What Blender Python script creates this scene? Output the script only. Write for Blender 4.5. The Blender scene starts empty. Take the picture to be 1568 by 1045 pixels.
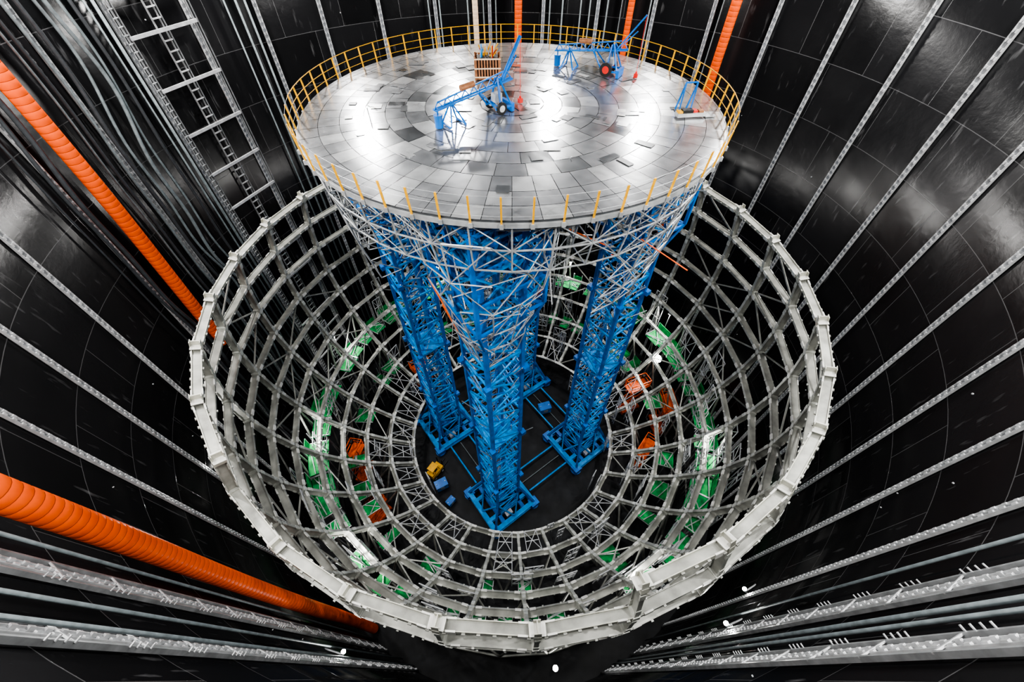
import bpy, math, random
from mathutils import Vector, Matrix
random.seed(7)
S = bpy.context.scene
CAMD, CAMZ = 22.0, 46.3
DECK = 38.4
RW = 23.2
SC = Vector((0, 0, 21.35)); RS = 20.6

# ------------------------------------------------------------------ materials
def mat(name, col, rough=.5, metal=0.0, var=.15, scale=3.0, bump=0.0, emit=0, rvar=0.0, spec=None):
    m = bpy.data.materials.new(name); m.use_nodes = True
    nt = m.node_tree; b = nt.nodes['Principled BSDF']
    b.inputs['Roughness'].default_value = rough
    b.inputs['Metallic'].default_value = metal
    if spec is not None: b.inputs['Specular IOR Level'].default_value = spec
    tc = nt.nodes.new('ShaderNodeTexCoord')
    n = nt.nodes.new('ShaderNodeTexNoise'); n.inputs['Scale'].default_value = scale
    n.inputs['Detail'].default_value = 5
    nt.links.new(tc.outputs['Object'], n.inputs['Vector'])
    r = nt.nodes.new('ShaderNodeValToRGB')
    r.color_ramp.elements[0].position = .3; r.color_ramp.elements[1].position = .7
    r.color_ramp.elements[0].color = tuple(c*(1-var) for c in col)+(1,)
    r.color_ramp.elements[1].color = tuple(min(1, c*(1+var)) for c in col)+(1,)
    nt.links.new(n.outputs['Fac'], r.inputs['Fac'])
    nt.links.new(r.outputs['Color'], b.inputs['Base Color'])
    if rvar:
        mr = nt.nodes.new('ShaderNodeMapRange')
        mr.inputs['To Min'].default_value = max(0, rough-rvar); mr.inputs['To Max'].default_value = rough+rvar
        nt.links.new(n.outputs['Fac'], mr.inputs['Value']); nt.links.new(mr.outputs['Result'], b.inputs['Roughness'])
    if bump:
        bp = nt.nodes.new('ShaderNodeBump'); bp.inputs['Strength'].default_value = bump
        nt.links.new(n.outputs['Fac'], bp.inputs['Height']); nt.links.new(bp.outputs['Normal'], b.inputs['Normal'])
    if emit:
        b.inputs['Emission Color'].default_value = (1, .97, .92, 1); b.inputs['Emission Strength'].default_value = emit
    return m

M_steel = mat('shell_steel', (.38, .385, .355), .42, .2, .35, 1.0)
M_splice = mat('splice_plate', (.58, .59, .55), .42, .2, .28, 2)
M_rim = mat('rim_primed_steel', (.60, .60, .53), .45, .15, .28, 1.2)
M_rib = mat('rib_steel', (.36, .37, .38), .4, .4, .25, 3)
M_bolt = mat('bolt_light', (.60, .61, .62), .4, .3, .2, 3)
M_blue = mat('blue_paint', (.003, .15, .52), .35, .0, .3, 1.5)
M_blue2 = mat('light_blue_paint', (.008, .27, .68), .35, .0, .25, 2)
M_silver = mat('galvanised_tube', (.50, .52, .53), .4, .4, .25, 2)
M_yellow = mat('yellow_paint', (.75, .38, .008), .5, 0, .2, 3)
M_orange = mat('orange_fabric', (1.0, .12, .003), .45, 0, .12, 2, .1)
M_orange2 = mat('orange_dark_fabric', (.35, .03, .002), .6, 0, .12, 2)
M_beige = mat('beige_fabric', (.8, .62, .45), .6, 0, .1, 2)
M_machine = mat('orange_machine_paint', (.95, .13, .012), .45, 0, .25, 3)
M_green = mat('green_net', (.018, .30, .08), .8, 0, .6, 1.5)
M_hose = mat('grey_hose', (.18, .21, .22), .45, .1, .25, 4)
M_cable = mat('dark_cable', (.05, .055, .06), .45, 0, .2, 4)
M_black = mat('black_rubber', (.015, .015, .015), .6, 0, .2, 3)
M_wood = mat('crate_wood', (.34, .15, .07), .7, 0, .3, 6)
M_red = mat('red_paint', (.7, .03, .02), .4, 0, .1, 3)
M_white = mat('white_paint', (.72, .72, .68), .5, 0, .12, 3)
M_floor = mat('concrete_floor', (.016, .017, .019), .5, 0, .6, .6, .2, rvar=.1, spec=.25)
M_lamp = mat('lamp_glass', (1, 1, 1), .3, 0, 0, 1, 0, 60)
M_lampsoft = mat('lamp_glass_soft', (1, 1, 1), .3, 0, 0, 1, 0, 8)

deckM = []
for k, (c, r, me) in enumerate([((.47,.48,.495),.25,.78), ((.42,.43,.445),.23,.80), ((.54,.55,.56),.29,.74), ((.33,.34,.35),.22,.8), ((.46,.47,.48),.16,.9), ((.16,.165,.175),.33,.5)]):
    deckM.append(mat('deck_plate_%d' % k, c, r, me, .10, 1.7, .015, rvar=.06))

def liner():
    m = bpy.data.materials.new('black_liner'); m.use_nodes = True
    nt = m.node_tree; b = nt.nodes['Principled BSDF']; L = nt.links.new
    b.inputs['Specular IOR Level'].default_value = .2
    tc = nt.nodes.new('ShaderNodeTexCoord'); sx = nt.nodes.new('ShaderNodeSeparateXYZ')
    L(tc.outputs['Object'], sx.inputs[0])
    at = nt.nodes.new('ShaderNodeMath'); at.operation = 'ARCTAN2'; L(sx.outputs['X'], at.inputs[0]); L(sx.outputs['Y'], at.inputs[1])
    mu = nt.nodes.new('ShaderNodeMath'); mu.operation = 'MULTIPLY'; mu.inputs[1].default_value = RW; L(at.outputs[0], mu.inputs[0])
    cb = nt.nodes.new('ShaderNodeCombineXYZ'); L(mu.outputs[0], cb.inputs[0]); L(sx.outputs['Z'], cb.inputs[1])
    br = nt.nodes.new('ShaderNodeTexBrick'); br.inputs['Scale'].default_value = 1
    br.inputs['Brick Width'].default_value = 4.86; br.inputs['Row Height'].default_value = 3.4; br.inputs['Mortar Size'].default_value = .022
    br.inputs['Mortar Smooth'].default_value = .3
    br.inputs['Color1'].default_value = (.005, .005, .0055, 1); br.inputs['Color2'].default_value = (.010, .010, .011, 1); br.inputs['Mortar'].default_value = (.06, .06, .062, 1)
    L(cb.outputs[0], br.inputs['Vector'])
    n = nt.nodes.new('ShaderNodeTexNoise'); n.inputs['Scale'].default_value = .35; n.inputs['Detail'].default_value = 8; n.inputs['Roughness'].default_value = .6
    L(cb.outputs[0], n.inputs['Vector'])
    mp = nt.nodes.new('ShaderNodeMapping'); mp.inputs['Scale'].default_value = (1.6, .35, 1); mp.inputs['Rotation'].default_value = (0, 0, .7); L(cb.outputs[0], mp.inputs[0])
    n2 = nt.nodes.new('ShaderNodeTexNoise'); n2.inputs['Scale'].default_value = 1.6; n2.inputs['Detail'].default_value = 9; L(mp.outputs[0], n2.inputs['Vector'])
    rp = nt.nodes.new('ShaderNodeValToRGB'); rp.color_ramp.elements[0].position = .63; rp.color_ramp.elements[0].color = (0, 0, 0, 1); rp.color_ramp.elements[1].position = .85; rp.color_ramp.elements[1].color = (.09, .09, .092, 1)
    L(n2.outputs['Fac'], rp.inputs[0])
    ad = nt.nodes.new('ShaderNodeMixRGB'); ad.blend_type = 'ADD'; ad.inputs[0].default_value = 1
    L(br.outputs['Color'], ad.inputs[1]); L(rp.outputs[0], ad.inputs[2]); L(ad.outputs[0], b.inputs['Base Color'])
    mr = nt.nodes.new('ShaderNodeMapRange'); mr.inputs['To Min'].default_value = .13; mr.inputs['To Max'].default_value = .30
    L(n.outputs['Fac'], mr.inputs['Value']); L(mr.outputs[0], b.inputs['Roughness'])
    bp = nt.nodes.new('ShaderNodeBump'); bp.inputs['Strength'].default_value = .3; bp.inputs['Distance'].default_value = .08
    L(n.outputs['Fac'], bp.inputs['Height'])
    bp2 = nt.nodes.new('ShaderNodeBump'); bp2.inputs['Strength'].default_value = .4; bp2.inputs['Distance'].default_value = .03
    L(br.outputs['Fac'], bp2.inputs['Height']); L(bp.outputs[0], bp2.inputs['Normal']); L(bp2.outputs[0], b.inputs['Normal'])
    return m
M_liner = liner()

# ------------------------------------------------------------------ mesh builder
class MB:
    def __init__(s): s.v = []; s.f = []; s.m = []; s.mats = []
    def mi(s, m):
        if m not in s.mats: s.mats.append(m)
        return s.mats.index(m)
    def hexa(s, c, m):
        o = len(s.v); s.v += [tuple(p) for p in c]; k = s.mi(m)
        for q in ((3,2,1,0),(4,5,6,7),(0,1,5,4),(1,2,6,5),(2,3,7,6),(3,0,4,7)):
            s.f.append(tuple(o+i for i in q)); s.m.append(k)
    def beam(s, p0, p1, w, h, m, up=(0,0,1)):
        p0 = Vector(p0); p1 = Vector(p1); a = (p1-p0)
        if a.length < 1e-6: return
        a.normalize(); up = Vector(up)
        sd = a.cross(up)
        if sd.length < 1e-3: sd = a.cross(Vector((1,0,0)))
        sd.normalize(); u = sd.cross(a).normalized()
        sd = sd*(w/2); u = u*(h/2)
        c = []
        for p in (p0, p1):
            c += [p+sd-u, p-sd-u, p-sd+u, p+sd+u]
        s.hexa(c, m)
    def ibeam(s, p0, p1, d, fw, t, m, up, mw=None):
        up = Vector(up).normalized(); p0 = Vector(p0); p1 = Vector(p1)
        s.beam(p0, p1, t, d, mw or m, up)
        for q in (-1, 1):
            o = up*(q*d/2); s.beam(p0+o, p1+o, fw, t, m, up)
    def box(s, c, sz, m, rz=0):
        c = Vector(c); R = Matrix.Rotation(rz, 3, 'Z'); x, y, z = sz[0]/2, sz[1]/2, sz[2]/2
        s.hexa([c+R@Vector(p) for p in ((-x,-y,-z),(x,-y,-z),(x,y,-z),(-x,y,-z),(-x,-y,z),(x,-y,z),(x,y,z),(-x,y,z))], m)
    def tube(s, p0, p1, r, m, n=6, r1=None, cap=True):
        p0 = Vector(p0); p1 = Vector(p1); a = p1-p0
        if a.length < 1e-6: return
        a.normalize(); sd = a.cross(Vector((0,0,1)))
        if sd.length < 1e-3: sd = Vector((1,0,0))
        sd.normalize(); u = a.cross(sd); o = len(s.v); k = s.mi(m)
        if r1 is None: r1 = r
        for p, rr in ((p0, r), (p1, r1)):
            for i in range(n):
                t = 2*math.pi*i/n; s.v.append(tuple(p+(sd*math.cos(t)+u*math.sin(t))*rr))
        for i in range(n):
            j = (i+1) % n; s.f.append((o+i, o+j, o+n+j, o+n+i)); s.m.append(k)
        if cap:
            s.f.append(tuple(o+i for i in reversed(range(n)))); s.m.append(k)
            s.f.append(tuple(o+n+i for i in range(n))); s.m.append(k)
    def path(s, pts, rad, m, n=8, mfn=None):
        pts = [Vector(p) for p in pts]; o = len(s.v); k = s.mi(m); ref = Vector((1, .01, 0))
        for i, p in enumerate(pts):
            a = (pts[min(i+1, len(pts)-1)]-pts[max(i-1, 0)]).normalized()
            sd = a.cross(ref)
            if sd.length < 1e-3: sd = a.cross(Vector((0,0,1)))
            sd.normalize(); u = a.cross(sd); rr = rad[i] if isinstance(rad, list) else rad
            for q in range(n):
                t = 2*math.pi*q/n; s.v.append(tuple(p+(sd*math.cos(t)+u*math.sin(t))*rr))
        for i in range(len(pts)-1):
            kk = s.mi(mfn(i)) if mfn else k
            for q in range(n):
                j = (q+1) % n; s.f.append((o+i*n+q, o+i*n+j, o+(i+1)*n+j, o+(i+1)*n+q)); s.m.append(kk)
        s.f.append(tuple(o+q for q in reversed(range(n)))); s.m.append(k)
        s.f.append(tuple(o+(len(pts)-1)*n+q for q in range(n))); s.m.append(k)
    def obj(s, name, parent=None, smooth=False):
        me = bpy.data.meshes.new(name)
        me.from_pydata(s.v, [], s.f); me.update()
        for m in s.mats: me.materials.append(m)
        me.polygons.foreach_set('material_index', s.m)
        if smooth: me.polygons.foreach_set('use_smooth', [True]*len(s.f))
        ob = bpy.data.objects.new(name, me); S.collection.objects.link(ob)
        if parent: ob.parent = parent
        return ob
def empty(name, loc=(0,0,0), rz=0):
    e = bpy.data.objects.new(name, None); e.location = loc; e.rotation_euler = (0,0,rz); e.empty_display_size = .5
    S.collection.objects.link(e); return e
def pol(r, deg, z):   # deg clockwise from +Y
    t = math.radians(deg); return Vector((r*math.sin(t), r*math.cos(t), z))
def bearing(psi, R):  # plan position on circle radius R at compass bearing psi from the gallery
    c = math.cos(math.radians(psi)); t = CAMD*c+math.sqrt(CAMD*CAMD*c*c-(CAMD*CAMD-R*R))
    return (t*math.sin(math.radians(psi)), -CAMD+t*c)
def phi_of(psi, R):
    x, y = bearing(psi, R); return math.degrees(math.atan2(x, y))

# ------------------------------------------------------------------ pool wall, floor
N = 180; ZT = 48.5
mb = MB(); k = mb.mi(M_liner)
for i in range(N):
    for z in (0, ZT): mb.v.append(tuple(pol(RW, 360*i/N, z)))
for i in range(N):
    j = (i+1) % N; mb.f.append((2*i, 2*i+1, 2*j+1, 2*j)); mb.m.append(k)
for i in range(N):
    for z in (-.3, ZT): mb.v.append(tuple(pol(RW+.6, 360*i/N, z)))
for i in range(N):
    j = (i+1) % N; o = 2*N
    mb.f.append((o+2*i, o+2*j, o+2*j+1, o+2*i+1)); mb.m.append(k)
    mb.f.append((2*i+1, o+2*i+1, o+2*j+1, 2*j+1)); mb.m.append(k)
mb.obj('wall_round', smooth=True)
mb = MB(); k = mb.mi(M_floor)
for z in (0, -.3):
    for i in range(N): mb.v.append(tuple(pol(RW+.6, -360*i/N, z)))
mb.f.append(tuple(range(N))); mb.f.append(tuple(reversed(range(N, 2*N)))); mb.m += [k, k]
for i in range(N):
    j = (i+1) % N; mb.f.append((i, N+i, N+j, j)); mb.m.append(k)
mb.obj('floor')

# ------------------------------------------------------------------ wall ribs
mb = MB()
psis = [3.5+6*k for k in range(15)] + [-2.5-6*k for k in range(15)]
phis = [phi_of(p, RW) for p in psis] + [178, 188, 172, 183]
for ph in phis:
    rad = pol(1, ph, 0); tan = Vector((rad.y, -rad.x, 0)); c0 = pol(RW-.05, ph, 0)
    near = abs(((ph+360) % 360)-180) < 32
    w = .13 if not near else .15
    mb.beam(c0, c0+Vector((0,0,ZT)), .05, w*2, M_rib, tan)
    for sgn in (-1, 1):
        e = c0+tan*(sgn*w)-rad*.04
        mb.beam(e, e+Vector((0,0,ZT)), .10, .035, M_bolt, tan)
    z = .4
    while z < ZT:
        for sgn in (-1, 1):
            q = c0+tan*(sgn*(w-.05))-rad*.07+Vector((0,0,z)); mb.beam(q, q+Vector((0,0,.14)), .09, .07, M_bolt, tan)
        z += .36
    if near:
        for sgn in (-1, 1):
            e = c0+tan*(sgn*(w+.26))-rad*.06
            mb.beam(e, e+Vector((0,0,ZT)), .12, .08, M_rib, tan)
        z = 1
        while z < ZT:
            q = c0-tan*(w+.30)-rad*.1+Vector((0,0,z)); mb.beam(q, q+tan*(2*w+.6), .05, .04, M_bolt, rad)
            for kk in range(4):
                qq = q+Vector((0,0,.22*kk))-tan*.02; mb.beam(qq, qq-rad*.12, .03, .03, M_bolt)
            z += 2.1
mb.obj('wall_rib_rails')
mb = MB()
for q in range(80):
    a = random.random()*360; z = random.uniform(2, ZT); p = pol(RW-.02, a, z); r = pol(1, a, 0)
    mb.tube(p, p-r*.05, random.choice([.025, .03, .04]), M_bolt, 8)
mb.obj('wall_anchor_studs')

mb = MB()
for psi, r in [(-3.2,.06),(-4.9,.07),(-8.0,.06),(-9.2,.06),(-1.8,.06),(4.2,.06),(5.6,.07),(7.6,.06),(8.6,.06),(10.5,.07),(12,.05),(15,.06),(-27.2,.08),(-28.0,.08),(-29,.06),(22.2,.05),
               (-38.9,.09),(-39.5,.06),(78,.05),(-77.8,.05),(-82.6,.05),(83.2,.06),(84.2,.05),(-84.8,.05)]:
    x, y = bearing(psi, RW-.2-r); mb.tube((x, y, .1), (x, y, ZT), r, M_hose, 8)
mb.obj('wall_pipework', smooth=True)

mb = MB()
for psi, r, am in [(-40.4,.09,.12),(-41.3,.07,.3),(-42.0,.10,.5),(-42.9,.08,.45),(-43.8,.10,.2),(-44.6,.07,.15),(-45.5,.09,.1),(-46.0,.06,.1),(-49.6,.12,.3),(-50.3,.09,.25),(-51.4,.05,.05)]:
    pts = []; ph0 = random.random()*1.5
    for i in range(90):
        z = ZT-i*.5
        if z < 3: break
        p = psi+am*(math.sin(z*.34+ph0*.6)+.5*math.sin(z*.83+ph0))
        x, y = bearing(p, RW-.35-r); pts.append((x, y, z))
    mb.path(pts, r, M_hose if random.random() < .75 and psi > -49 else M_cable, 8)
mb.obj('hanging_hose_bundle', smooth=True)

mb = MB(); RR = RW-.25
ph_a, ph_b, ph_c = phi_of(-37.9, RR), phi_of(-34.7, RR), phi_of(-32.0, RR)
for ph in (ph_a, ph_b, ph_c):
    rad = pol(1, ph, 0); tan = Vector((rad.y, -rad.x, 0))
    for s_ in (-.09, .09):
        p = pol(RR, ph, 0)+tan*s_; mb.beam(p+Vector((0,0,.1)), p+Vector((0,0,ZT)), .12, .04, M_rib, tan)
z = 1.0
while z < ZT:
    mb.beam(pol(RR-.05, ph_a, z), pol(RR-.05, ph_c, z), .12, .18, M_bolt)
    for dz in (.55, 1.1, 1.65, 2.2):
        mb.beam(pol(RR-.05, ph_b-1.4, z+dz), pol(RR-.05, ph_b, z+dz), .07, .07, M_bolt)
    z += 2.75
pz = pol(RR, ph_b-1.4, 0); mb.beam(pz+Vector((0,0,.1)), pz+Vector((0,0,ZT)), .08, .08, M_rib)
z = .5
while z < ZT:
    rad = pol(1, ph_a, 0); tan = Vector((rad.y, -rad.x, 0)); p = pol(RR-.05, ph_a, z)
    mb.beam(p, p-tan*.3-rad*.05, .06, .05, M_silver); z += .4
mb.obj('cable_ladder_rack')

# ------------------------------------------------------------------ ventilation ducts
def duct(psi, R, r, m, md, z0, wob=0.0, zt=ZT-.2, n=20):
    mb = MB(); pts = []; rad = []; z = zt
    while z > z0:
        for dz, rr in ((0, .985), (.02, 1), (.27, 1.0), (.29, .985)):
            zz = z-dz; p = psi+wob*math.sin(zz*.22)
            x, y = bearing(p, R+.10*math.sin(zz*.3)); pts.append((x, y, zz)); rad.append(r*rr)
        z -= .31
    mb.path(pts, rad, m, n, mfn=lambda i: md if i % 4 == 3 else m)
    return mb.obj('orange_ventilation_duct' if m != M_beige else 'beige_ventilation_duct', smooth=True)
duct(-74.9, RW-.72, .39, M_orange, M_orange2, .6, .25)
duct(-48.0, RW-.62, .40, M_orange, M_orange2, 22, .25)
duct(23.4, RW-.62, .36, M_orange, M_orange2, 20)
duct(13.0, RW-.6, .26, M_orange, M_orange2, 20)
duct(.7, RW-.6, .32, M_orange, M_orange2, 20)
duct(-4.1, RW-.6, .24, M_beige, M_beige, 20)

# ------------------------------------------------------------------ steel grid shell
mb = MB()
NI = 10; PO = -3
lat = [17.9-7.5*i for i in range(NI+1)]
def node(i, j, off=0):
    la = math.radians(lat[i])
    return SC+pol((RS+off)*math.cos(la), 12*j+PO, (RS+off)*math.sin(la))
def miss(j): return 14 <= (j % 30) < 19
OFF = .26
for i in range(NI+1):
    for j in range(30):
        if i == 0 and miss(j): continue
        a, b = node(i, j, OFF), node(i, j+1, OFF); up = ((a+b)/2-SC)
        rim = (i == 0) or (i == 1 and miss(j))
        u = up.normalized(); w = (b-a); v = w.normalized()
        if rim:
            mb.ibeam(a, b, .46, .27, .04, M_rim, up, M_steel)
            for t in (.2, .35, .5, .65, .8):
                q = a.lerp(b, t); mb.beam(q-u*.22, q+u*.22, .03, .26, M_splice, w)
            for t in (.08, .27, .42, .58, .73, .92):
                q = a.lerp(b, t)
                for sg in (-1, 1): mb.beam(q+u*sg*.24, q+u*sg*.33, .08, .16, M_steel, v)
        else:
            mb.ibeam(a, b, .48, .21, .035, M_steel, up)
            for t in (.33, .67):
                q = a.lerp(b, t)
                for sg in (-1, 1): mb.beam(q+u*sg*.24, q+u*sg*.34, .07, .12, M_splice, v)
        for t in (.14, .86):
            q = a.lerp(b, t); h = v*.22
            for sg in (-1, 1): mb.beam(q-h+u*sg*.24, q+h+u*sg*.24, .32 if rim else .25, .08, M_white, u)
for i in range(NI):
    for j in range(30):
        if i == 0 and (miss(j) and miss(j-1)): continue
        a, b = node(i, j, OFF), node(i+1, j, OFF); up = ((a+b)/2-SC); u = up.normalized(); w = b-a
        mb.ibeam(a, b, .48, .23, .035, M_steel, up)
        for tt in (.22, .78):
            q = a.lerp(b, tt); h = w.normalized()*.2
            for sg in (-1, 1): mb.beam(q-h+u*sg*.24, q+h+u*sg*.24, .27, .08, M_splice, u)
for i in range(NI+1):
    for j in range(30):
        if i == 0 and (miss(j) and miss(j-1)): continue
        a = node(i, j, OFF); u = (a-SC).normalized(); t = pol(1, 12*j+PO+90, 0); d = u.cross(t)
        rim = (i == 0) or (i == 1 and miss(j) and miss(j-1))
        mb.beam(a-u*.28, a+u*.28, .33, .33, M_rim if rim else M_splice, d)
        if rim:
            h = -d if d.z < 0 else d
            mb.ibeam(a, a+h*.6, .50, .32, .04, M_rim, u)
            mb.beam(a+h*.25-t*.36, a+h*.25+t*.36, .05, .54, M_white, u)
shell = mb.obj('steel_grid_shell')
mb = MB()
for i in range(0, NI):
    for j in range(30):
        if i == 0 and miss(j): continue
        r = random.random()
        if (j % 5 == 2) or r < .28:
            a, b, c, d = node(i, j, .4), node(i+1, j+1, .4), node(i, j+1, .4), node(i+1, j, .4)
            if (i+j) % 2: mb.beam(a, b, .10, .10, M_steel)
            else: mb.beam(c, d, .10, .10, M_steel)
            if r < .12: mb.beam(c, d, .10, .10, M_steel)
for j in range(30):
    for i in (8, 9):
        if i == 8 and j % 3: continue
        a, b, c, d = node(i, j+.25, -.05), node(i+1, j+.25, -.05), node(i, j+.75, -.05), node(i+1, j+.75, -.05)
        if random.random() < .25: continue
        for p, q in ((a, b), (c, d), (a, c), (b, d), (a.lerp(b, .5), c.lerp(d, .5)), (a, d), (b, c)): mb.tube(p, q, .04, M_bolt, 5)
mb.obj('bracing', shell)

mb = MB()
for j in range(30):
    for i, fr in ((5, 20.6), (7, 19.0), (9, 15.8)):
        a = node(i, j, .55)
        for s_ in (-.5, .5):
            mb.tube(a, pol(fr, 12*(j+s_)+PO, 0.02), .10, M_steel, 8)
    mb.tube(pol(20.6, 12*j+6+PO, .3), pol(20.6, 12*j+18+PO, .3), .1, M_steel, 6)
    mb.tube(pol(19.0, 12*j+6+PO, .3), pol(19.0, 12*j+18+PO, .3), .1, M_steel, 6)
for q in range(110):
    a = random.random()*360; z0 = random.uniform(2, 13); hh = random.uniform(2, 4.5)
    rin = math.sqrt(max(1, RS**2-(z0-21.35)**2))+1.0; ro = min(rin+.6, 20.4); wa = random.choice([3, 4.5, 6])
    if abs(((a+360) % 360)-180) < 50: ro = min(ro, 19.8)
    for z in (z0, z0+hh/2, z0+hh):
        mb.tube(pol(ro, a, z), pol(ro, a+wa, z), .045, M_bolt, 5)
    for aa in (a, a+wa/2, a+wa):
        mb.tube(pol(ro, aa, z0-1), pol(ro, aa, z0+hh), .045, M_bolt, 5)
    mb.tube(pol(ro, a, z0), pol(ro, a+wa, z0+hh), .035, M_bolt, 5); mb.tube(pol(ro, a+wa, z0), pol(ro, a, z0+hh), .035, M_bolt, 5)
mb.obj('support_struts', shell)

mb = MB()
for j in range(60):
    side = 45 < 6*j < 130 or 230 < 6*j < 315
    for z, r0, r1, pr in ((10.2, 18.2, 20.0, .95 if side else .72), (5.6, 15.6, 17.6, .6 if side else .3)):
        if random.random() > pr: continue
        a0, a1 = 6*j, 6*j+random.choice([5.8, 4.0, 3.0] if not side else [5.8, 5.8, 4.0]); dz = random.uniform(-.3, .3)
        if 150 < a0 < 210: r1 = r0+1.0
        c = [pol(r0, a0, z+dz), pol(r1, a0, z+dz), pol(r1, a1, z+dz), pol(r0, a1, z+dz)][::-1]
        mb.hexa([p-Vector((0,0,.06)) for p in c]+c, M_green)
        for q in (a0, a1):
            mb.tube(pol(r0, q, z+dz), pol(r0, q, z+dz+1.1), .03, M_silver, 5)
            mb.tube(pol(r1, q, 0), pol(r1, q, z+dz+1.1), .05, M_silver, 5)
            mb.tube(pol(r0, q, z), pol(r1, q, z), .05, M_silver, 5)
        for h in (.55, 1.1):
            mb.tube(pol(r0, a0, z+dz+h), pol(r0, a1, z+dz+h), .025, M_silver, 5)
        for t in range(3):
            mb.tube(pol(random.uniform(r0, r1), a0, z+dz+.1+t*.05), pol(random.uniform(r0, r1), a1, z+dz+.1), .05, M_bolt, 5)
        if random.random() < .6:
            h = random.uniform(.5, 1.4)
            mb.beam(pol(r1, a0, z+h/2), pol(r1, a1, z+h/2), .03, h, M_green)
mb.obj('green_access_platforms')

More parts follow.
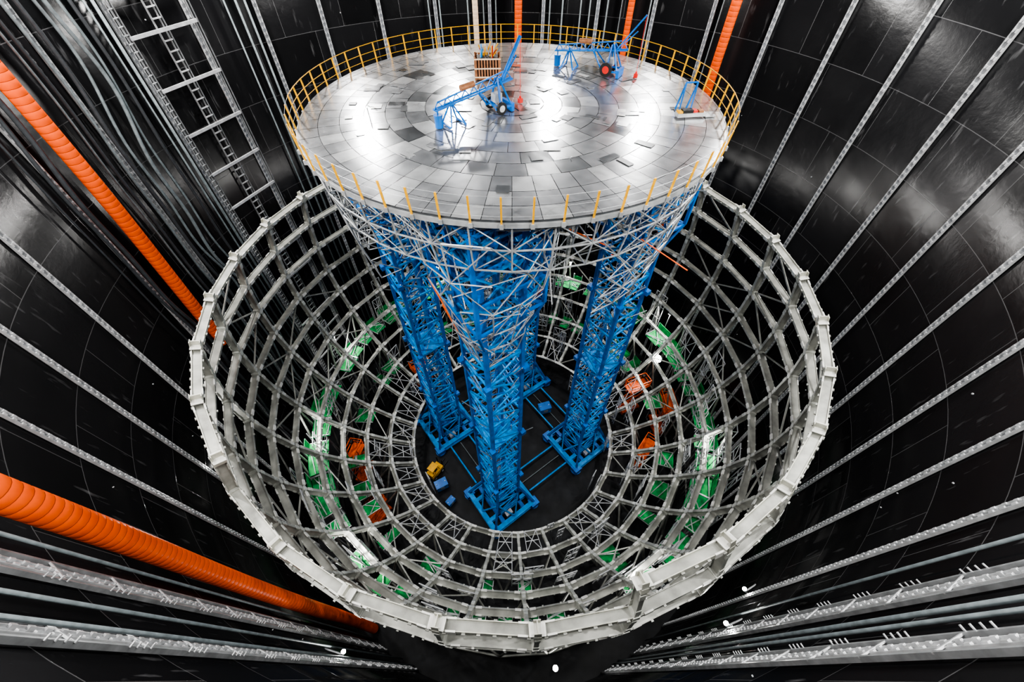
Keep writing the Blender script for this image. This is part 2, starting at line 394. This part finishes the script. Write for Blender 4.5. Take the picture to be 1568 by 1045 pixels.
# ------------------------------------------------------------------ towers
ROT = math.radians(37)
def rotp(x, y): return (x*math.cos(ROT)-y*math.sin(ROT), x*math.sin(ROT)+y*math.cos(ROT))
SD = 11.5
base = Vector((-1.2, -6.6, 0))
cs = []
for ix, iy in ((0,0),(1,0),(0,1),(1,1)):
    x, y = rotp(ix*SD, iy*SD); cs.append(base+Vector((x, y, 0)))
TZ = DECK-.95
def tower(c, idx):
    e = empty('blue_lattice_tower', (c.x, c.y, 0), ROT)
    mb = MB(); h = 1.3; z = 1.0; bay = 1.75
    cor = [Vector((sx*h, sy*h, 0)) for sx, sy in ((-1,-1),(1,-1),(1,1),(-1,1))]
    for q in cor: mb.beam(q+Vector((0,0,.5)), q+Vector((0,0,TZ)), .24, .24, M_blue, (1,0,0))
    kx = 0
    while z < TZ-.3:
        z2 = min(z+bay, TZ)
        for a in range(4):
            p, q = cor[a], cor[(a+1) % 4]
            mb.beam(p+Vector((0,0,z)), q+Vector((0,0,z)), .13, .13, M_blue2)
            mid = (p+q)/2
            if kx % 2 == 0: mb.beam(p+Vector((0,0,z)), q+Vector((0,0,z2)), .10, .10, M_blue2)
            else: mb.beam(q+Vector((0,0,z)), p+Vector((0,0,z2)), .10, .10, M_blue2)
            mb.beam(mid+Vector((0,0,z)), p.lerp(q, .0 if kx % 2 else 1)+Vector((0,0,(z+z2)/2)), .07, .07, M_blue)
        if kx % 2: mb.beam(cor[0]+Vector((0,0,z)), cor[2]+Vector((0,0,z)), .09, .09, M_blue)
        if kx % 5 == 4:
            if kx % 10 == 9: mb.box((0, 0, z), (2.5, 2.5, .05), M_blue2)
            for a in range(4):
                p = cor[a]*1.12; mb.box(p+Vector((0,0,z)), (.42, .42, .38), M_blue)
        z = z2; kx += 1
    mb.obj('mast', e)
    mb = MB()
    for sx in (-.55, .55):
        mb.tube((sx, 0, .5), (sx, 0, TZ), .13, M_blue2, 10)
    for sy in (.35, .75): mb.tube((sy, .95, .6), (sy, .95, TZ), .03, M_silver, 5)
    zz = .8
    while zz < TZ: mb.tube((.35, .95, zz), (.75, .95, zz), .02, M_silver, 5); zz += .35
    for q in range(80):
        zz = random.uniform(6, TZ-1); p = Vector((random.choice([-1.25,1.25]), random.uniform(-1.2,1.2), zz)) if q % 2 else Vector((random.uniform(-1.2,1.2), random.choice([-1.25,1.25]), zz))
        mb.tube(p, p+Vector((random.uniform(-1,1), random.uniform(-1,1), random.uniform(.4, 1.6))), .035, M_silver, 5)
    mb.obj('lift_columns', e)
    mb = MB()
    B = 2.55
    bc = [Vector((sx*B, sy*B, .45)) for sx, sy in ((-1,-1),(1,-1),(1,1),(-1,1))]
    for a in range(4):
        mb.ibeam(bc[a], bc[(a+1) % 4], .7, .5, .06, M_blue2, (0,0,1))
        mid = (bc[a]+bc[(a+1) % 4])/2
        mb.box(bc[a]+Vector((0,0,-.05)), (.95, .95, .8), M_blue)
        mb.beam(bc[a]+Vector((0,0,.3)), cor[a]+Vector((0,0,4.6)), .22, .22, M_blue)
        mb.beam(mid+Vector((0,0,.3)), cor[a]+Vector((0,0,3.2)), .14, .14, M_blue2)
        mb.beam(mid+Vector((0,0,.3)), cor[(a+1) % 4]+Vector((0,0,3.2)), .14, .14, M_blue2)
        mb.tube(bc[a]+Vector((0,0,-.43)), bc[a]+Vector((0,0,-.3)), .6, M_blue, 12)
    for q in (-1.3, 1.3):
        mb.ibeam((-B, q, .45), (B, q, .45), .6, .4, .06, M_blue2, (0,0,1))
        mb.ibeam((q, -B, .45), (q, B, .45), .6, .4, .06, M_blue, (0,0,1))
    mb.box((0, 0, .7), (1.3, .9, .5), M_blue); mb.box((1.9, -.4, 1.0), (.6, .9, .6), M_blue2); mb.box((-.4, -1.95, 1.0), (.8, .5, .5), M_silver)
    mb.obj('base_frame', e)
    mb = MB()
    levels = [(TZ-.2, 3.3), (TZ-2.3, 3.1), (TZ-4.4, 2.7), (TZ-6.3, 2.3), (TZ-8.0, 1.9), (TZ-9.6, 1.5)]
    if idx == 1 or idx == 2: levels = [(a, b*.78) for a, b in levels[:4]]
    for li, (z, w) in enumerate(levels):
        nn = 12
        def pt(k, z=z, w=w):
            t = 2*math.pi*k/nn; q = max(abs(math.cos(t)), abs(math.sin(t))); rr = w*(.5+.5/q)
            return Vector((rr*math.cos(t), rr*math.sin(t), z))
        for k in range(nn):
            if random.random() < .7: mb.tube(pt(k), pt(k+1), .035, M_silver, 5)
            if random.random() < .4: mb.tube(pt(k), Vector((1.3 if math.cos(2*math.pi*k/nn) > 0 else -1.3, 1.3 if math.sin(2*math.pi*k/nn) > 0 else -1.3, z-.4)), .03, M_silver, 5)
            if li+1 < len(levels):
                z2, w2 = levels[li+1]
                p2 = pt(k, z2, w2); p3 = pt(k+1, z2, w2)
                if random.random() < .65: mb.tube(pt(k), p2, .04, M_silver, 5)
                if random.random() < .55: mb.tube(pt(k), p3, .03, M_silver, 5)
                else: mb.tube(pt(k+1), p2, .03, M_silver, 5)
                if random.random() < .35:
                    mb.tube(pt(k)+Vector((0,0,-.8)), pt(k+2)+Vector((0,0,random.uniform(-1.6,.4))), .03, M_silver, 5)
                if random.random() < .07:
                    mb.tube(pt(k), p3, .05, M_machine, 5)
    mb.obj('head_scaffold', e)
    mb = MB(); H2 = 2.05
    c2 = [Vector((sx*H2, sy*H2, 0)) for sx, sy in ((-1,-1),(1,-1),(1,1),(-1,1))]
    zs = [TZ-.3, TZ-2.2, TZ-4.1, TZ-6.0]
    for a in range(4):
        mb.beam(c2[a]+Vector((0,0,zs[-1])), c2[a]+Vector((0,0,zs[0])), .18, .18, M_blue, (1,0,0))
        mb.beam(cor[a]+Vector((0,0,zs[-1]-2.4)), c2[a]+Vector((0,0,zs[-1])), .14, .14, M_blue)
        for zi, zz in enumerate(zs):
            mb.beam(c2[a]+Vector((0,0,zz)), c2[(a+1) % 4]+Vector((0,0,zz)), .13, .13, M_blue)
            mb.beam(cor[a]+Vector((0,0,zz)), c2[a]+Vector((0,0,zz)), .13, .13, M_blue)
            if zi < 3:
                m_ = (c2[a]+c2[(a+1) % 4])/2+Vector((0,0,zs[zi+1]))
                mb.beam(c2[a]+Vector((0,0,zz)), m_, .09, .09, M_blue2); mb.beam(c2[(a+1) % 4]+Vector((0,0,zz)), m_, .09, .09, M_blue2)
    mb.obj('head_cage', e)
    return e
for k, c in enumerate(cs): tower(c, k)

mb = MB()
for a, b in ((0,1),(0,2),(1,3),(2,3)):
    d = (cs[b]-cs[a]).normalized(); s_ = Vector((-d.y, d.x, 0))
    for o in (-1.3, 1.3):
        mb.tube(cs[a]+d*3.0+s_*o+Vector((0,0,.5)), cs[b]-d*3.0+s_*o+Vector((0,0,.5)), .10, M_blue2, 8)
    mb.tube(cs[a]+d*3.0+Vector((0,0,.12)), cs[b]-d*3.0+Vector((0,0,.12)), .05, M_hose, 6)
mb.obj('tower_tie_beams')

# ------------------------------------------------------------------ deck platform
plat = empty('lifting_platform', (0, 0, DECK))
PR = 10.15
mb = MB(); n = 120
def disc_slab(mb, r, z0, z1, m):
    o = len(mb.v); k = mb.mi(m)
    for z in (z1, z0):
        for i in range(n): mb.v.append(tuple(pol(r, -360*i/n, z)))
    mb.f.append(tuple(o+i for i in range(n))); mb.f.append(tuple(o+n+i for i in reversed(range(n)))); mb.m += [k, k]
    for i in range(n):
        j = (i+1) % n; mb.f.append((o+i, o+n+i, o+n+j, o+j)); mb.m.append(k)
disc_slab(mb, PR-.03, -.10, -.03, M_cable)
disc_slab(mb, PR+.06, -.28, -.10, M_silver)
mb.obj('deck_slab', plat)
mb = MB()
rings = [0.02,.75,1.6,2.5,3.4,4.3,5.25,6.2,7.2,8.3,9.25,10.15]
for ri in range(len(rings)-1):
    r0, r1 = rings[ri], rings[ri+1]; rm = (r0+r1)/2
    cnt = max(6, round(2*math.pi*rm/(1.25 if ri < 8 else 1.07)))
    if ri >= 8: cnt = 60
    off = random.random()*20 if ri < 8 else 0
    for q in range(cnt):
        a0 = 360*q/cnt+off; a1 = 360*(q+1)/cnt+off; g = math.degrees(.011/max(r1, .5))
        w = [.45, .2, .22, .06, .07, 0] if ri < 8 else [.7, .1, .2, 0, 0, 0]
        m = random.choices(deckM, w)[0]
        sub = 2
        amp = .008 if ri < 8 else .005
        tz = [random.uniform(-amp, amp) for _ in range(4)]
        for s2 in range(sub):
            b0 = a0+(a1-a0)*s2/sub+(g if s2 == 0 else 0); b1 = a0+(a1-a0)*(s2+1)/sub-(g if s2 == sub-1 else 0)
            c = [pol(r0+.011, b0, 0), pol(r1-.011, b0, 0), pol(r1-.011, b1, 0), pol(r0+.011, b1, 0)]
            f0, f1 = s2/sub, (s2+1)/sub
            zz = [tz[0]*(1-f0)+tz[3]*f0, tz[1]*(1-f0)+tz[2]*f0, tz[1]*(1-f1)+tz[2]*f1, tz[0]*(1-f1)+tz[3]*f1]
            o = len(mb.v); mb.v += [tuple(p+Vector((0,0,h))) for p, h in zip(c, zz)]
            mb.f.append((o+3, o+2, o+1, o)); mb.m.append(mb.mi(m))
for q in range(80):
    r = math.sqrt(random.random())*8.0+.3; a = random.random()*360; p = pol(r, a, .014+.003*(q % 4))
    sz = random.choice([(.8,.4),(.5,.5),(.9,.35),(.35,.35),(.7,.3)])
    m = random.choices(deckM, [.22,.2,.15,.2,.12,.13])[0]
    rz = random.choice([0, math.radians(-a), math.radians(-a), math.radians(90-a)]); R3 = Matrix.Rotation(rz, 3, 'Z')
    tx, ty = random.uniform(-.010, .010), random.uniform(-.010, .010)
    x, y = sz[0]/2, sz[1]/2; cc = []
    for zz in (-.012, 0):
        for vx, vy in ((-x,-y),(x,-y),(x,y),(-x,y)): cc.append(p+R3@Vector((vx, vy, zz+.01+vx*tx+vy*ty)))
    mb.hexa(cc, m)
mb.obj('deck_plates', plat)
mb = MB()
for q in range(60):
    a = 6*q+2; p = pol(PR+.05, a, -.25); o = pol(PR+.14, a, .95)
    near = 105 < a < 255
    mb.beam(p, o, .06, .06, M_yellow, (0,0,1))
    mb.box(pol(PR+.07, a, -.18), (.14, .14, .18), M_silver)
    a2 = a+6
    for h, r in ((.95, .02), (.55, .016), (.2, .014)):
        f = (h+.25)/1.2; rr = PR+.05+.09*f
        if near: mb.tube(pol(rr, a, h), pol(rr, a2, h), .006, M_silver, 4)
        else: mb.tube(pol(rr, a, h), pol(rr, a2, h), r, M_yellow, 5)
mb.obj('safety_railing', plat)
mb = MB()
def strut(p, q, r=.05, m=M_silver): mb.tube(p, q, r*.8, m, 5)
nseg = 40
lv = [(-.35, 9.95), (-1.5, 9.85), (-2.7, 9.6)]
for k in range(nseg):
    a = 9*k
    for li in range(len(lv)):
        z, r = lv[li]
        strut(pol(r, a, z), pol(r, a+9, z), .05)
        strut(pol(r-1.3, a, z), pol(r-1.3, a+9, z), .045)
        strut(pol(r, a, z), pol(r-1.3, a, z), .045)
        if li < 2:
            z2, r2 = lv[li+1]
            strut(pol(r, a, z), pol(r2, a, z2), .05)
            if (k+li) % 2: strut(pol(r, a, z), pol(r2, a+9, z2), .035)
            else: strut(pol(r, a+9, z), pol(r2, a, z2), .035)
            strut(pol(r-1.3, a, z), pol(r2-1.3, a, z2), .045)
            strut(pol(r, a, z), pol(r2-1.3, a, z2), .035)
for k in range(20):
    a = 18*k
    strut(pol(.6, a, -.6), pol(8.6, a, -.6), .07); strut(pol(1.2, a, -2.3), pol(8.4, a, -2.3), .06)
    for r in (1.5, 3, 4.5, 6, 7.5):
        strut(pol(r, a, -.6), pol(r+.7, a, -2.3), .045); strut(pol(r+.7, a, -2.3), pol(r+1.4, a, -.6), .045)
        strut(pol(r, a, -2.3), pol(r, a+18, -2.3), .05); strut(pol(r, a, -.6), pol(r, a+18, -2.3), .035)
for k in range(nseg):
    a = 9*k
    if math.cos(math.radians(2*(a-8))) < .15 and random.random() < .85:
        for z, z2, r, r2 in ((-2.7, -4.2, 9.6, 9.4), (-4.2, -5.6, 9.4, 9.1), (-5.6, -6.9, 9.1, 8.8)):
            if z < -5 and random.random() < .5: continue
            strut(pol(r, a, z), pol(r2, a, z2)); strut(pol(r, a, z), pol(r2, a+9, z2), .035); strut(pol(r, a+9, z), pol(r2, a, z2), .035)
            strut(pol(r2, a, z2), pol(r2, a+9, z2), .045); strut(pol(r2, a, z2), pol(r2-1.2, a, z2), .04); strut(pol(r, a, z), pol(r2-1.2, a, z2), .035)
for q in range(260):
    a = random.random()*360; r = random.uniform(5, 9.4); z = random.uniform(-1, -4.4)
    p = pol(r, a, z); d = Vector((random.gauss(0,1), random.gauss(0,1), random.gauss(0,.8))).normalized()*random.uniform(1, 2.4)
    strut(p, p+d, .035, M_silver if random.random() < .93 else M_machine)
mb.obj('underdeck_scaffold', plat)
mb = MB()
for a, b in ((0,1),(0,2),(1,3),(2,3),(0,3),(1,2)):
    for z in (-1.3, -3.6):
        p, q = cs[a]+Vector((0,0,z)), cs[b]+Vector((0,0,z)); mb.ibeam(p, q, .4, .3, .05, M_blue, (0,0,1))
    L = 8
    for t in range(L):
        p = cs[a].lerp(cs[b], t/L); q = cs[a].lerp(cs[b], (t+1)/L)
        za, zb = (-1.3, -3.6) if t % 2 else (-3.6, -1.3)
        mb.beam(p+Vector((0,0,za)), q+Vector((0,0,zb)), .14, .14, M_blue2)
for k in range(16):
    a = 22.5*k; mb.ibeam(pol(4, a, -.75), pol(9.0, a, -.75), .4, .25, .05, M_blue, (0,0,1))
    mb.beam(pol(5.5, a, -3.4), pol(8.8, a, -.9), .13, .13, M_blue2)
mb.obj('head_girders', plat)

# ------------------------------------------------------------------ objects on the deck
def wheel(mb, c, r, w, ax):
    ax = Vector(ax).normalized(); c = Vector(c)
    mb.tube(c-ax*w/2, c+ax*w/2, r, M_black, 20); mb.tube(c-ax*(w/2+.01), c+ax*(w/2+.01), r*.55, M_red if r > .3 else M_bolt, 14)
def jib_crane(loc, rz, wr=.27, tall=1.0):
    e = empty('mobile_jib_crane', loc, rz); mb = MB()
    tail = Vector((-3.3, 0, .75)); knee = Vector((.85, 0, 1.25)); tip = Vector((1.45, .15, 2.75*tall))
    B = M_blue
    for sy in (-.10, .10):
        o = Vector((0, sy, 0)); mb.beam(tail+o, knee+o, .06, .07, B)
    mb.beam(tail+Vector((.2,0,.28)), knee+Vector((-.4,0,.35)), .05, .05, B)
    for t in range(9):
        p = tail.lerp(knee, t/9); q = tail.lerp(knee, (t+.5)/9)+Vector((0,0,.3)); r_ = tail.lerp(knee, (t+1)/9)
        mb.beam(p, q, .035, .035, B); mb.beam(q, r_, .035, .035, B)
    for sy in (-.05, .05): mb.beam(knee+Vector((-.6, sy, -.05)), tip+Vector((0, sy, 0)), .06, .07, B)
    mb.beam(knee+Vector((-.2,0,.3)), tip.lerp(knee, .45), .05, .05, B)
    for sy in (-.42, .42):
        mb.beam((0, sy*.2, 1.4), (-.05, sy, .27), .07, .07, B); mb.beam((.1, sy*.2, 1.4), (.55, sy, .27), .07, .07, B)
        mb.beam((-.35, sy, .27), (.6, sy, .27), .08, .08, B); wheel(mb, (-.05, sy*1.15, wr), wr, .1, (0,1,0))
        mb.beam((-.3, sy, .27), (-1.0, sy*.4, 1.05), .06, .06, B)
    mb.beam((-.05, -.5, .27), (-.05, .5, .27), .06, .06, B); mb.beam((.55, -.45, .27), (.55, .45, .27), .06, .06, B)
    mb.box((.62, 0, .18), (.16, .9, .36), B); mb.box((.0, 0, .62), (.4, .35, .35), M_silver)
    for sy in (-.35, .35):
        mb.beam((-2.45, 0, .95), (-2.75, sy*1.2, .03), .06, .06, B); mb.beam((-2.45, 0, .95), (-2.0, sy*1.2, .03), .06, .06, B)
    mb.beam((-2.8, -.42, .04), (-2.8, .42, .04), .07, .07, B); mb.beam((-2.0, -.42, .04), (-2.0, .42, .04), .07, .07, B)
    mb.tube((-3.15, 0, .02), (-3.15, 0, .52), .18, B, 16); mb.tube((-3.15, 0, .5), (-3.15, 0, .56), .20, B, 16)
    mb.beam((-3.15, 0, .5), (-3.15, 0, .82), .05, .05, B)
    mb.tube((-1.9, 0, 1.35), (-1.2, 0, 1.4), .12, M_wood, 10)
    mb.tube(tip, (tip.x+.05, tip.y, .25), .012, M_red, 5)
    mb.box((tip.x+.05, tip.y, .12), (.2, .16, .2), M_red); mb.tube((tip.x+.05, tip.y, .2), (tip.x+.05, tip.y, .32), .05, M_red, 8)
    mb.obj('crane_frame', e); return e
jib_crane((-.72, -1.1, DECK+.03), math.radians(36))
jib_crane((5.4, 4.0, DECK+.03), math.radians(-28), wr=.34)

mb = MB(); e = empty('wooden_crate', (-1.33, 3.6, DECK+.03), .05)
w, d, h = .66, .5, 1.05
mb.box((0, 0, .08), (2*w, 2*d, .12), M_wood)
for sx in (-1, 1):
    for sy in (-1, 1): mb.box((sx*w, sy*d, h/2), (.09, .09, h), M_wood)
for t in range(9):
    x = -w+.05+t*(2*w-.1)/8
    for sy in (-1, 1): mb.box((x, sy*(d+.02), h*.5), (.085, .03, h*.92), M_wood)
for t in range(7):
    y = -d+.05+t*(2*d-.1)/6
    for sx in (-1, 1): mb.box((sx*(w+.02), y, h*.5), (.03, .085, h*.92), M_wood)
for sy in (-1, 1):
    for z in (.15, .55, .98): mb.box((0, sy*(d+.045), z), (2*w+.1, .03, .06), M_beige)
for t in range(14):
    mb.beam((random.uniform(-.45, .45), random.uniform(-.3, .3), .3), (random.uniform(-.6, .6), random.uniform(-.4, .4), random.uniform(1.1, 1.55)), .05, .05, random.choice([M_yellow, M_blue2, M_orange2, M_silver]))
mb.box((0, 0, .55), (1.1, .8, .8), M_black)
mb.obj('slatted_box', e)

mb = MB(); e = empty('deck_hoist_frame', (8.35, -1.7, DECK+.03), .12)
mb.box((0, 0, .12), (1.35, .4, .16), M_silver); mb.box((-.2, 0, .25), (.5, .3, .14), M_black)
mb.box((.15, .02, .23), (.25, .28, .1), M_red); mb.box((.45, -.02, .23), (.22, .25, .1), M_wood); mb.box((-.55, 0, .23), (.2, .3, .1), M_yellow)
for x in (-.45, .1):
    mb.beam((x-.1, .1, .2), (x+.12, .55, 1.25), .06, .06, M_blue); mb.beam((x+.1, .9, .02), (x+.12, .55, 1.25), .06, .06, M_blue)
mb.beam((-.33, .55, 1.25), (.22, .55, 1.25), .06, .06, M_blue)
mb.box((.95, .05, .02), (.5, .5, .03), M_silver)
mb.obj('hoist_parts', e)

# ------------------------------------------------------------------ machines around the floor
def scissor(loc, rz, h=3.0, k=1.0):
    e = empty('scissor_lift', loc, rz); e.scale = (k, k, k); mb = MB()
    mb.box((0, 0, .55), (2.3, 1.1, .5), M_machine)
    for sx in (-.8, .8):
        for sy in (-.6, .6): wheel(mb, (sx, sy, .3), .3, .22, (0,1,0))
    nl = 4; dz = (h-.9)/nl
    for i in range(nl):
        z0 = .85+i*dz
        for sy in (-.4, .4):
            mb.beam((-.9, sy, z0), (.9, sy, z0+dz), .08, .1, M_machine); mb.beam((.9, sy*.85, z0), (-.9, sy*.85, z0+dz), .08, .1, M_machine)
    mb.box((0, 0, h), (2.5, 1.2, .12), M_machine)
    for sx in (-1.2, 0, 1.2):
        for sy in (-.57, .57): mb.beam((sx, sy, h), (sx, sy, h+1.1), .07, .07, M_machine)
    for z in (h+.55, h+1.1):
        for sy in (-.57, .57): mb.beam((-1.2, sy, z), (1.2, sy, z), .07, .07, M_machine)
        for sx in (-1.2, 1.2): mb.beam((sx, -.57, z), (sx, .57, z), .07, .07, M_machine)
    mb.box((.9, .4, h+.85), (.3, .25, .35), M_black)
    mb.obj('lift_body', e)
for x, y, rz, h, k in ((-17.0,-3.6,1.4,4.5,1.1),(-14.2,-8.4,1.0,3.2,1.0),(15.0,4.9,.4,5.0,1.1),(18.0,2.4,1.6,5.0,1.1),(15.0,-2.2,.9,3.5,1.05),(-12.0,9.3,.7,3.6,1.0)):
    scissor((x, y, .01), rz, h, k)
e = empty('yellow_forklift', (-8.9, -3.6, .01), 1.0); mb = MB()
mb.box((0, 0, .65), (1.8, 1.0, .6), M_yellow); mb.box((-.6, 0, 1.1), (.6, .9, .4), M_yellow)
for sx in (-.6, .6):
    for sy in (-.5, .5): wheel(mb, (sx, sy, .3), .3, .2, (0,1,0))
for sy in (-.35, .35):
    mb.beam((.95, sy, .1), (.95, sy, 2.2), .1, .1, M_black); mb.beam((.95, sy*.7, .12), (1.9, sy*.7, .12), .12, .05, M_black)
    mb.beam((-.6, sy, 1.2), (-.5, sy, 2.0), .05, .05, M_black); mb.beam((.4, sy, .9), (.2, sy, 2.0), .05, .05, M_black)
mb.box((-.15, 0, 2.0), (1.0, .85, .06), M_yellow); mb.box((0, 0, 1.1), (.4, .5, .3), M_black)
mb.obj('forklift_body', e)
for x, y, rz, s_ in ((-8.0,-5.2,.5,1.0),(4.2,4.7,.3,1.1),(-6.8,-7.0,.9,.7)):
    e = empty('equipment_cabinet', (x, y, .01), rz); mb = MB()
    mb.box((0, 0, .55*s_), (1.3*s_, .9*s_, .95*s_), M_blue2); mb.box((0, 0, .04), (1.4*s_, 1.0*s_, .08), M_black)
    mb.box((0, 0, 1.06*s_), (1.4*s_, 1.0*s_, .07), M_blue); mb.box((0, -.47*s_, .6*s_), (.5*s_, .04, .5*s_), M_silver)
    for sx in (-.5, .5): mb.tube((sx*s_, 0, 1.08*s_), (sx*s_, 0, 1.2*s_), .05, M_silver, 6)
    mb.obj('cabinet_body', e)

# ------------------------------------------------------------------ lights
def flood(p, tgt, power, size, col=(1, .98, .95), name='wall_floodlight', pole=None, fix=.5, glass=None):
    p = Vector(p); d = (Vector(tgt)-p).normalized()
    e = empty(name, p); mb = MB()
    mb.tube(-d*.26, -d*.02, fix*.30, M_rib, 20, r1=fix*.5)
    mb.tube(-d*.02, d*.012, fix*.44, glass or M_lampsoft, 20)
    for t in range(4): mb.tube(-d*(.30+.03*t), -d*(.315+.03*t), fix*.28, M_rib, 12)
    if pole: mb.tube(-d*.28, (pole[0]-p.x, pole[1]-p.y, pole[2]-p.z), .05, M_rib, 6)
    mb.obj('lamp_housing', e)
    L = bpy.data.lights.new(name+'_light', 'AREA'); L.energy = power; L.size = size; L.color = col; L.shape = 'DISK'
    lo = bpy.data.objects.new(name+'_beam', L); S.collection.objects.link(lo); lo.parent = e
    lo.location = d*.03; lo.rotation_euler = d.to_track_quat('-Z', 'Y').to_euler()
for a in range(0, 360, 24):
    aa = a+10
    if abs(aa-180) < 14: continue
    far = math.cos(math.radians(aa)) > .5
    p = pol(22.0, aa, 47.3)
    flood(p, pol(6, aa+180, 8), 1250 if far else 1950, .8, pole=tuple(pol(RW, aa, 47.9)))
flood(pol(17.9, 70, 9.3), pol(0, 70, 14), 500, .5, name='fill_floodlight', pole=tuple(pol(18.2, 70, 0)), fix=.9, glass=M_lamp)
for a in (-72, 108, 148, -140, 22, -28, -105, 62):  # added fill lamps without a known source, brighten lower shell and green platforms
    flood(pol(20.1, a, 13.2), pol(15.0, a, 3.5), 300, .4, name='fill_floodlight', pole=tuple(pol(20.3, a, 0)), fix=.4)
for psi, z, w in ((73.7, 17.4, 100), (79.0, 20.0, 100), (-83.3, 18.5, 80), (-60.3, 19.3, 120)):  # added lamps standing in for reflected glints on the lower wall
    x, y = bearing(psi, RW-.35); xw, yw = bearing(psi, RW)
    flood((x, y, z), (x*.75, y*.75-2, z+6), w, .3, name='wall_glint_stand_in', pole=(xw, yw, z-.1), fix=.26, glass=M_lamp)
flood((3.8, -21.4, .8), (3.0, -19.5, 14), 120, .4, name='floor_glint_stand_in', pole=(3.8, -21.4, 0), fix=.5, glass=M_lamp)  # added lamp in place of a glint, also lights the shell from below
W = bpy.data.worlds.new('World'); S.world = W; W.use_nodes = True
bg = W.node_tree.nodes['Background']; bg.inputs[0].default_value = (.85, .92, 1, 1); bg.inputs[1].default_value = .14

cam = bpy.data.cameras.new('camera'); cam.sensor_width = 36; cam.lens = 790/2000*36; cam.clip_end = 300; cam.clip_start = .05
co = bpy.data.objects.new('camera', cam); co.location = (0, -CAMD, CAMZ); co.rotation_euler = (math.radians(90-50.25), 0, 0)
S.collection.objects.link(co); S.camera = co
try:
    S.view_settings.view_transform = 'AgX'; S.view_settings.look = 'AgX - High Contrast'
except Exception as ex: print(ex)
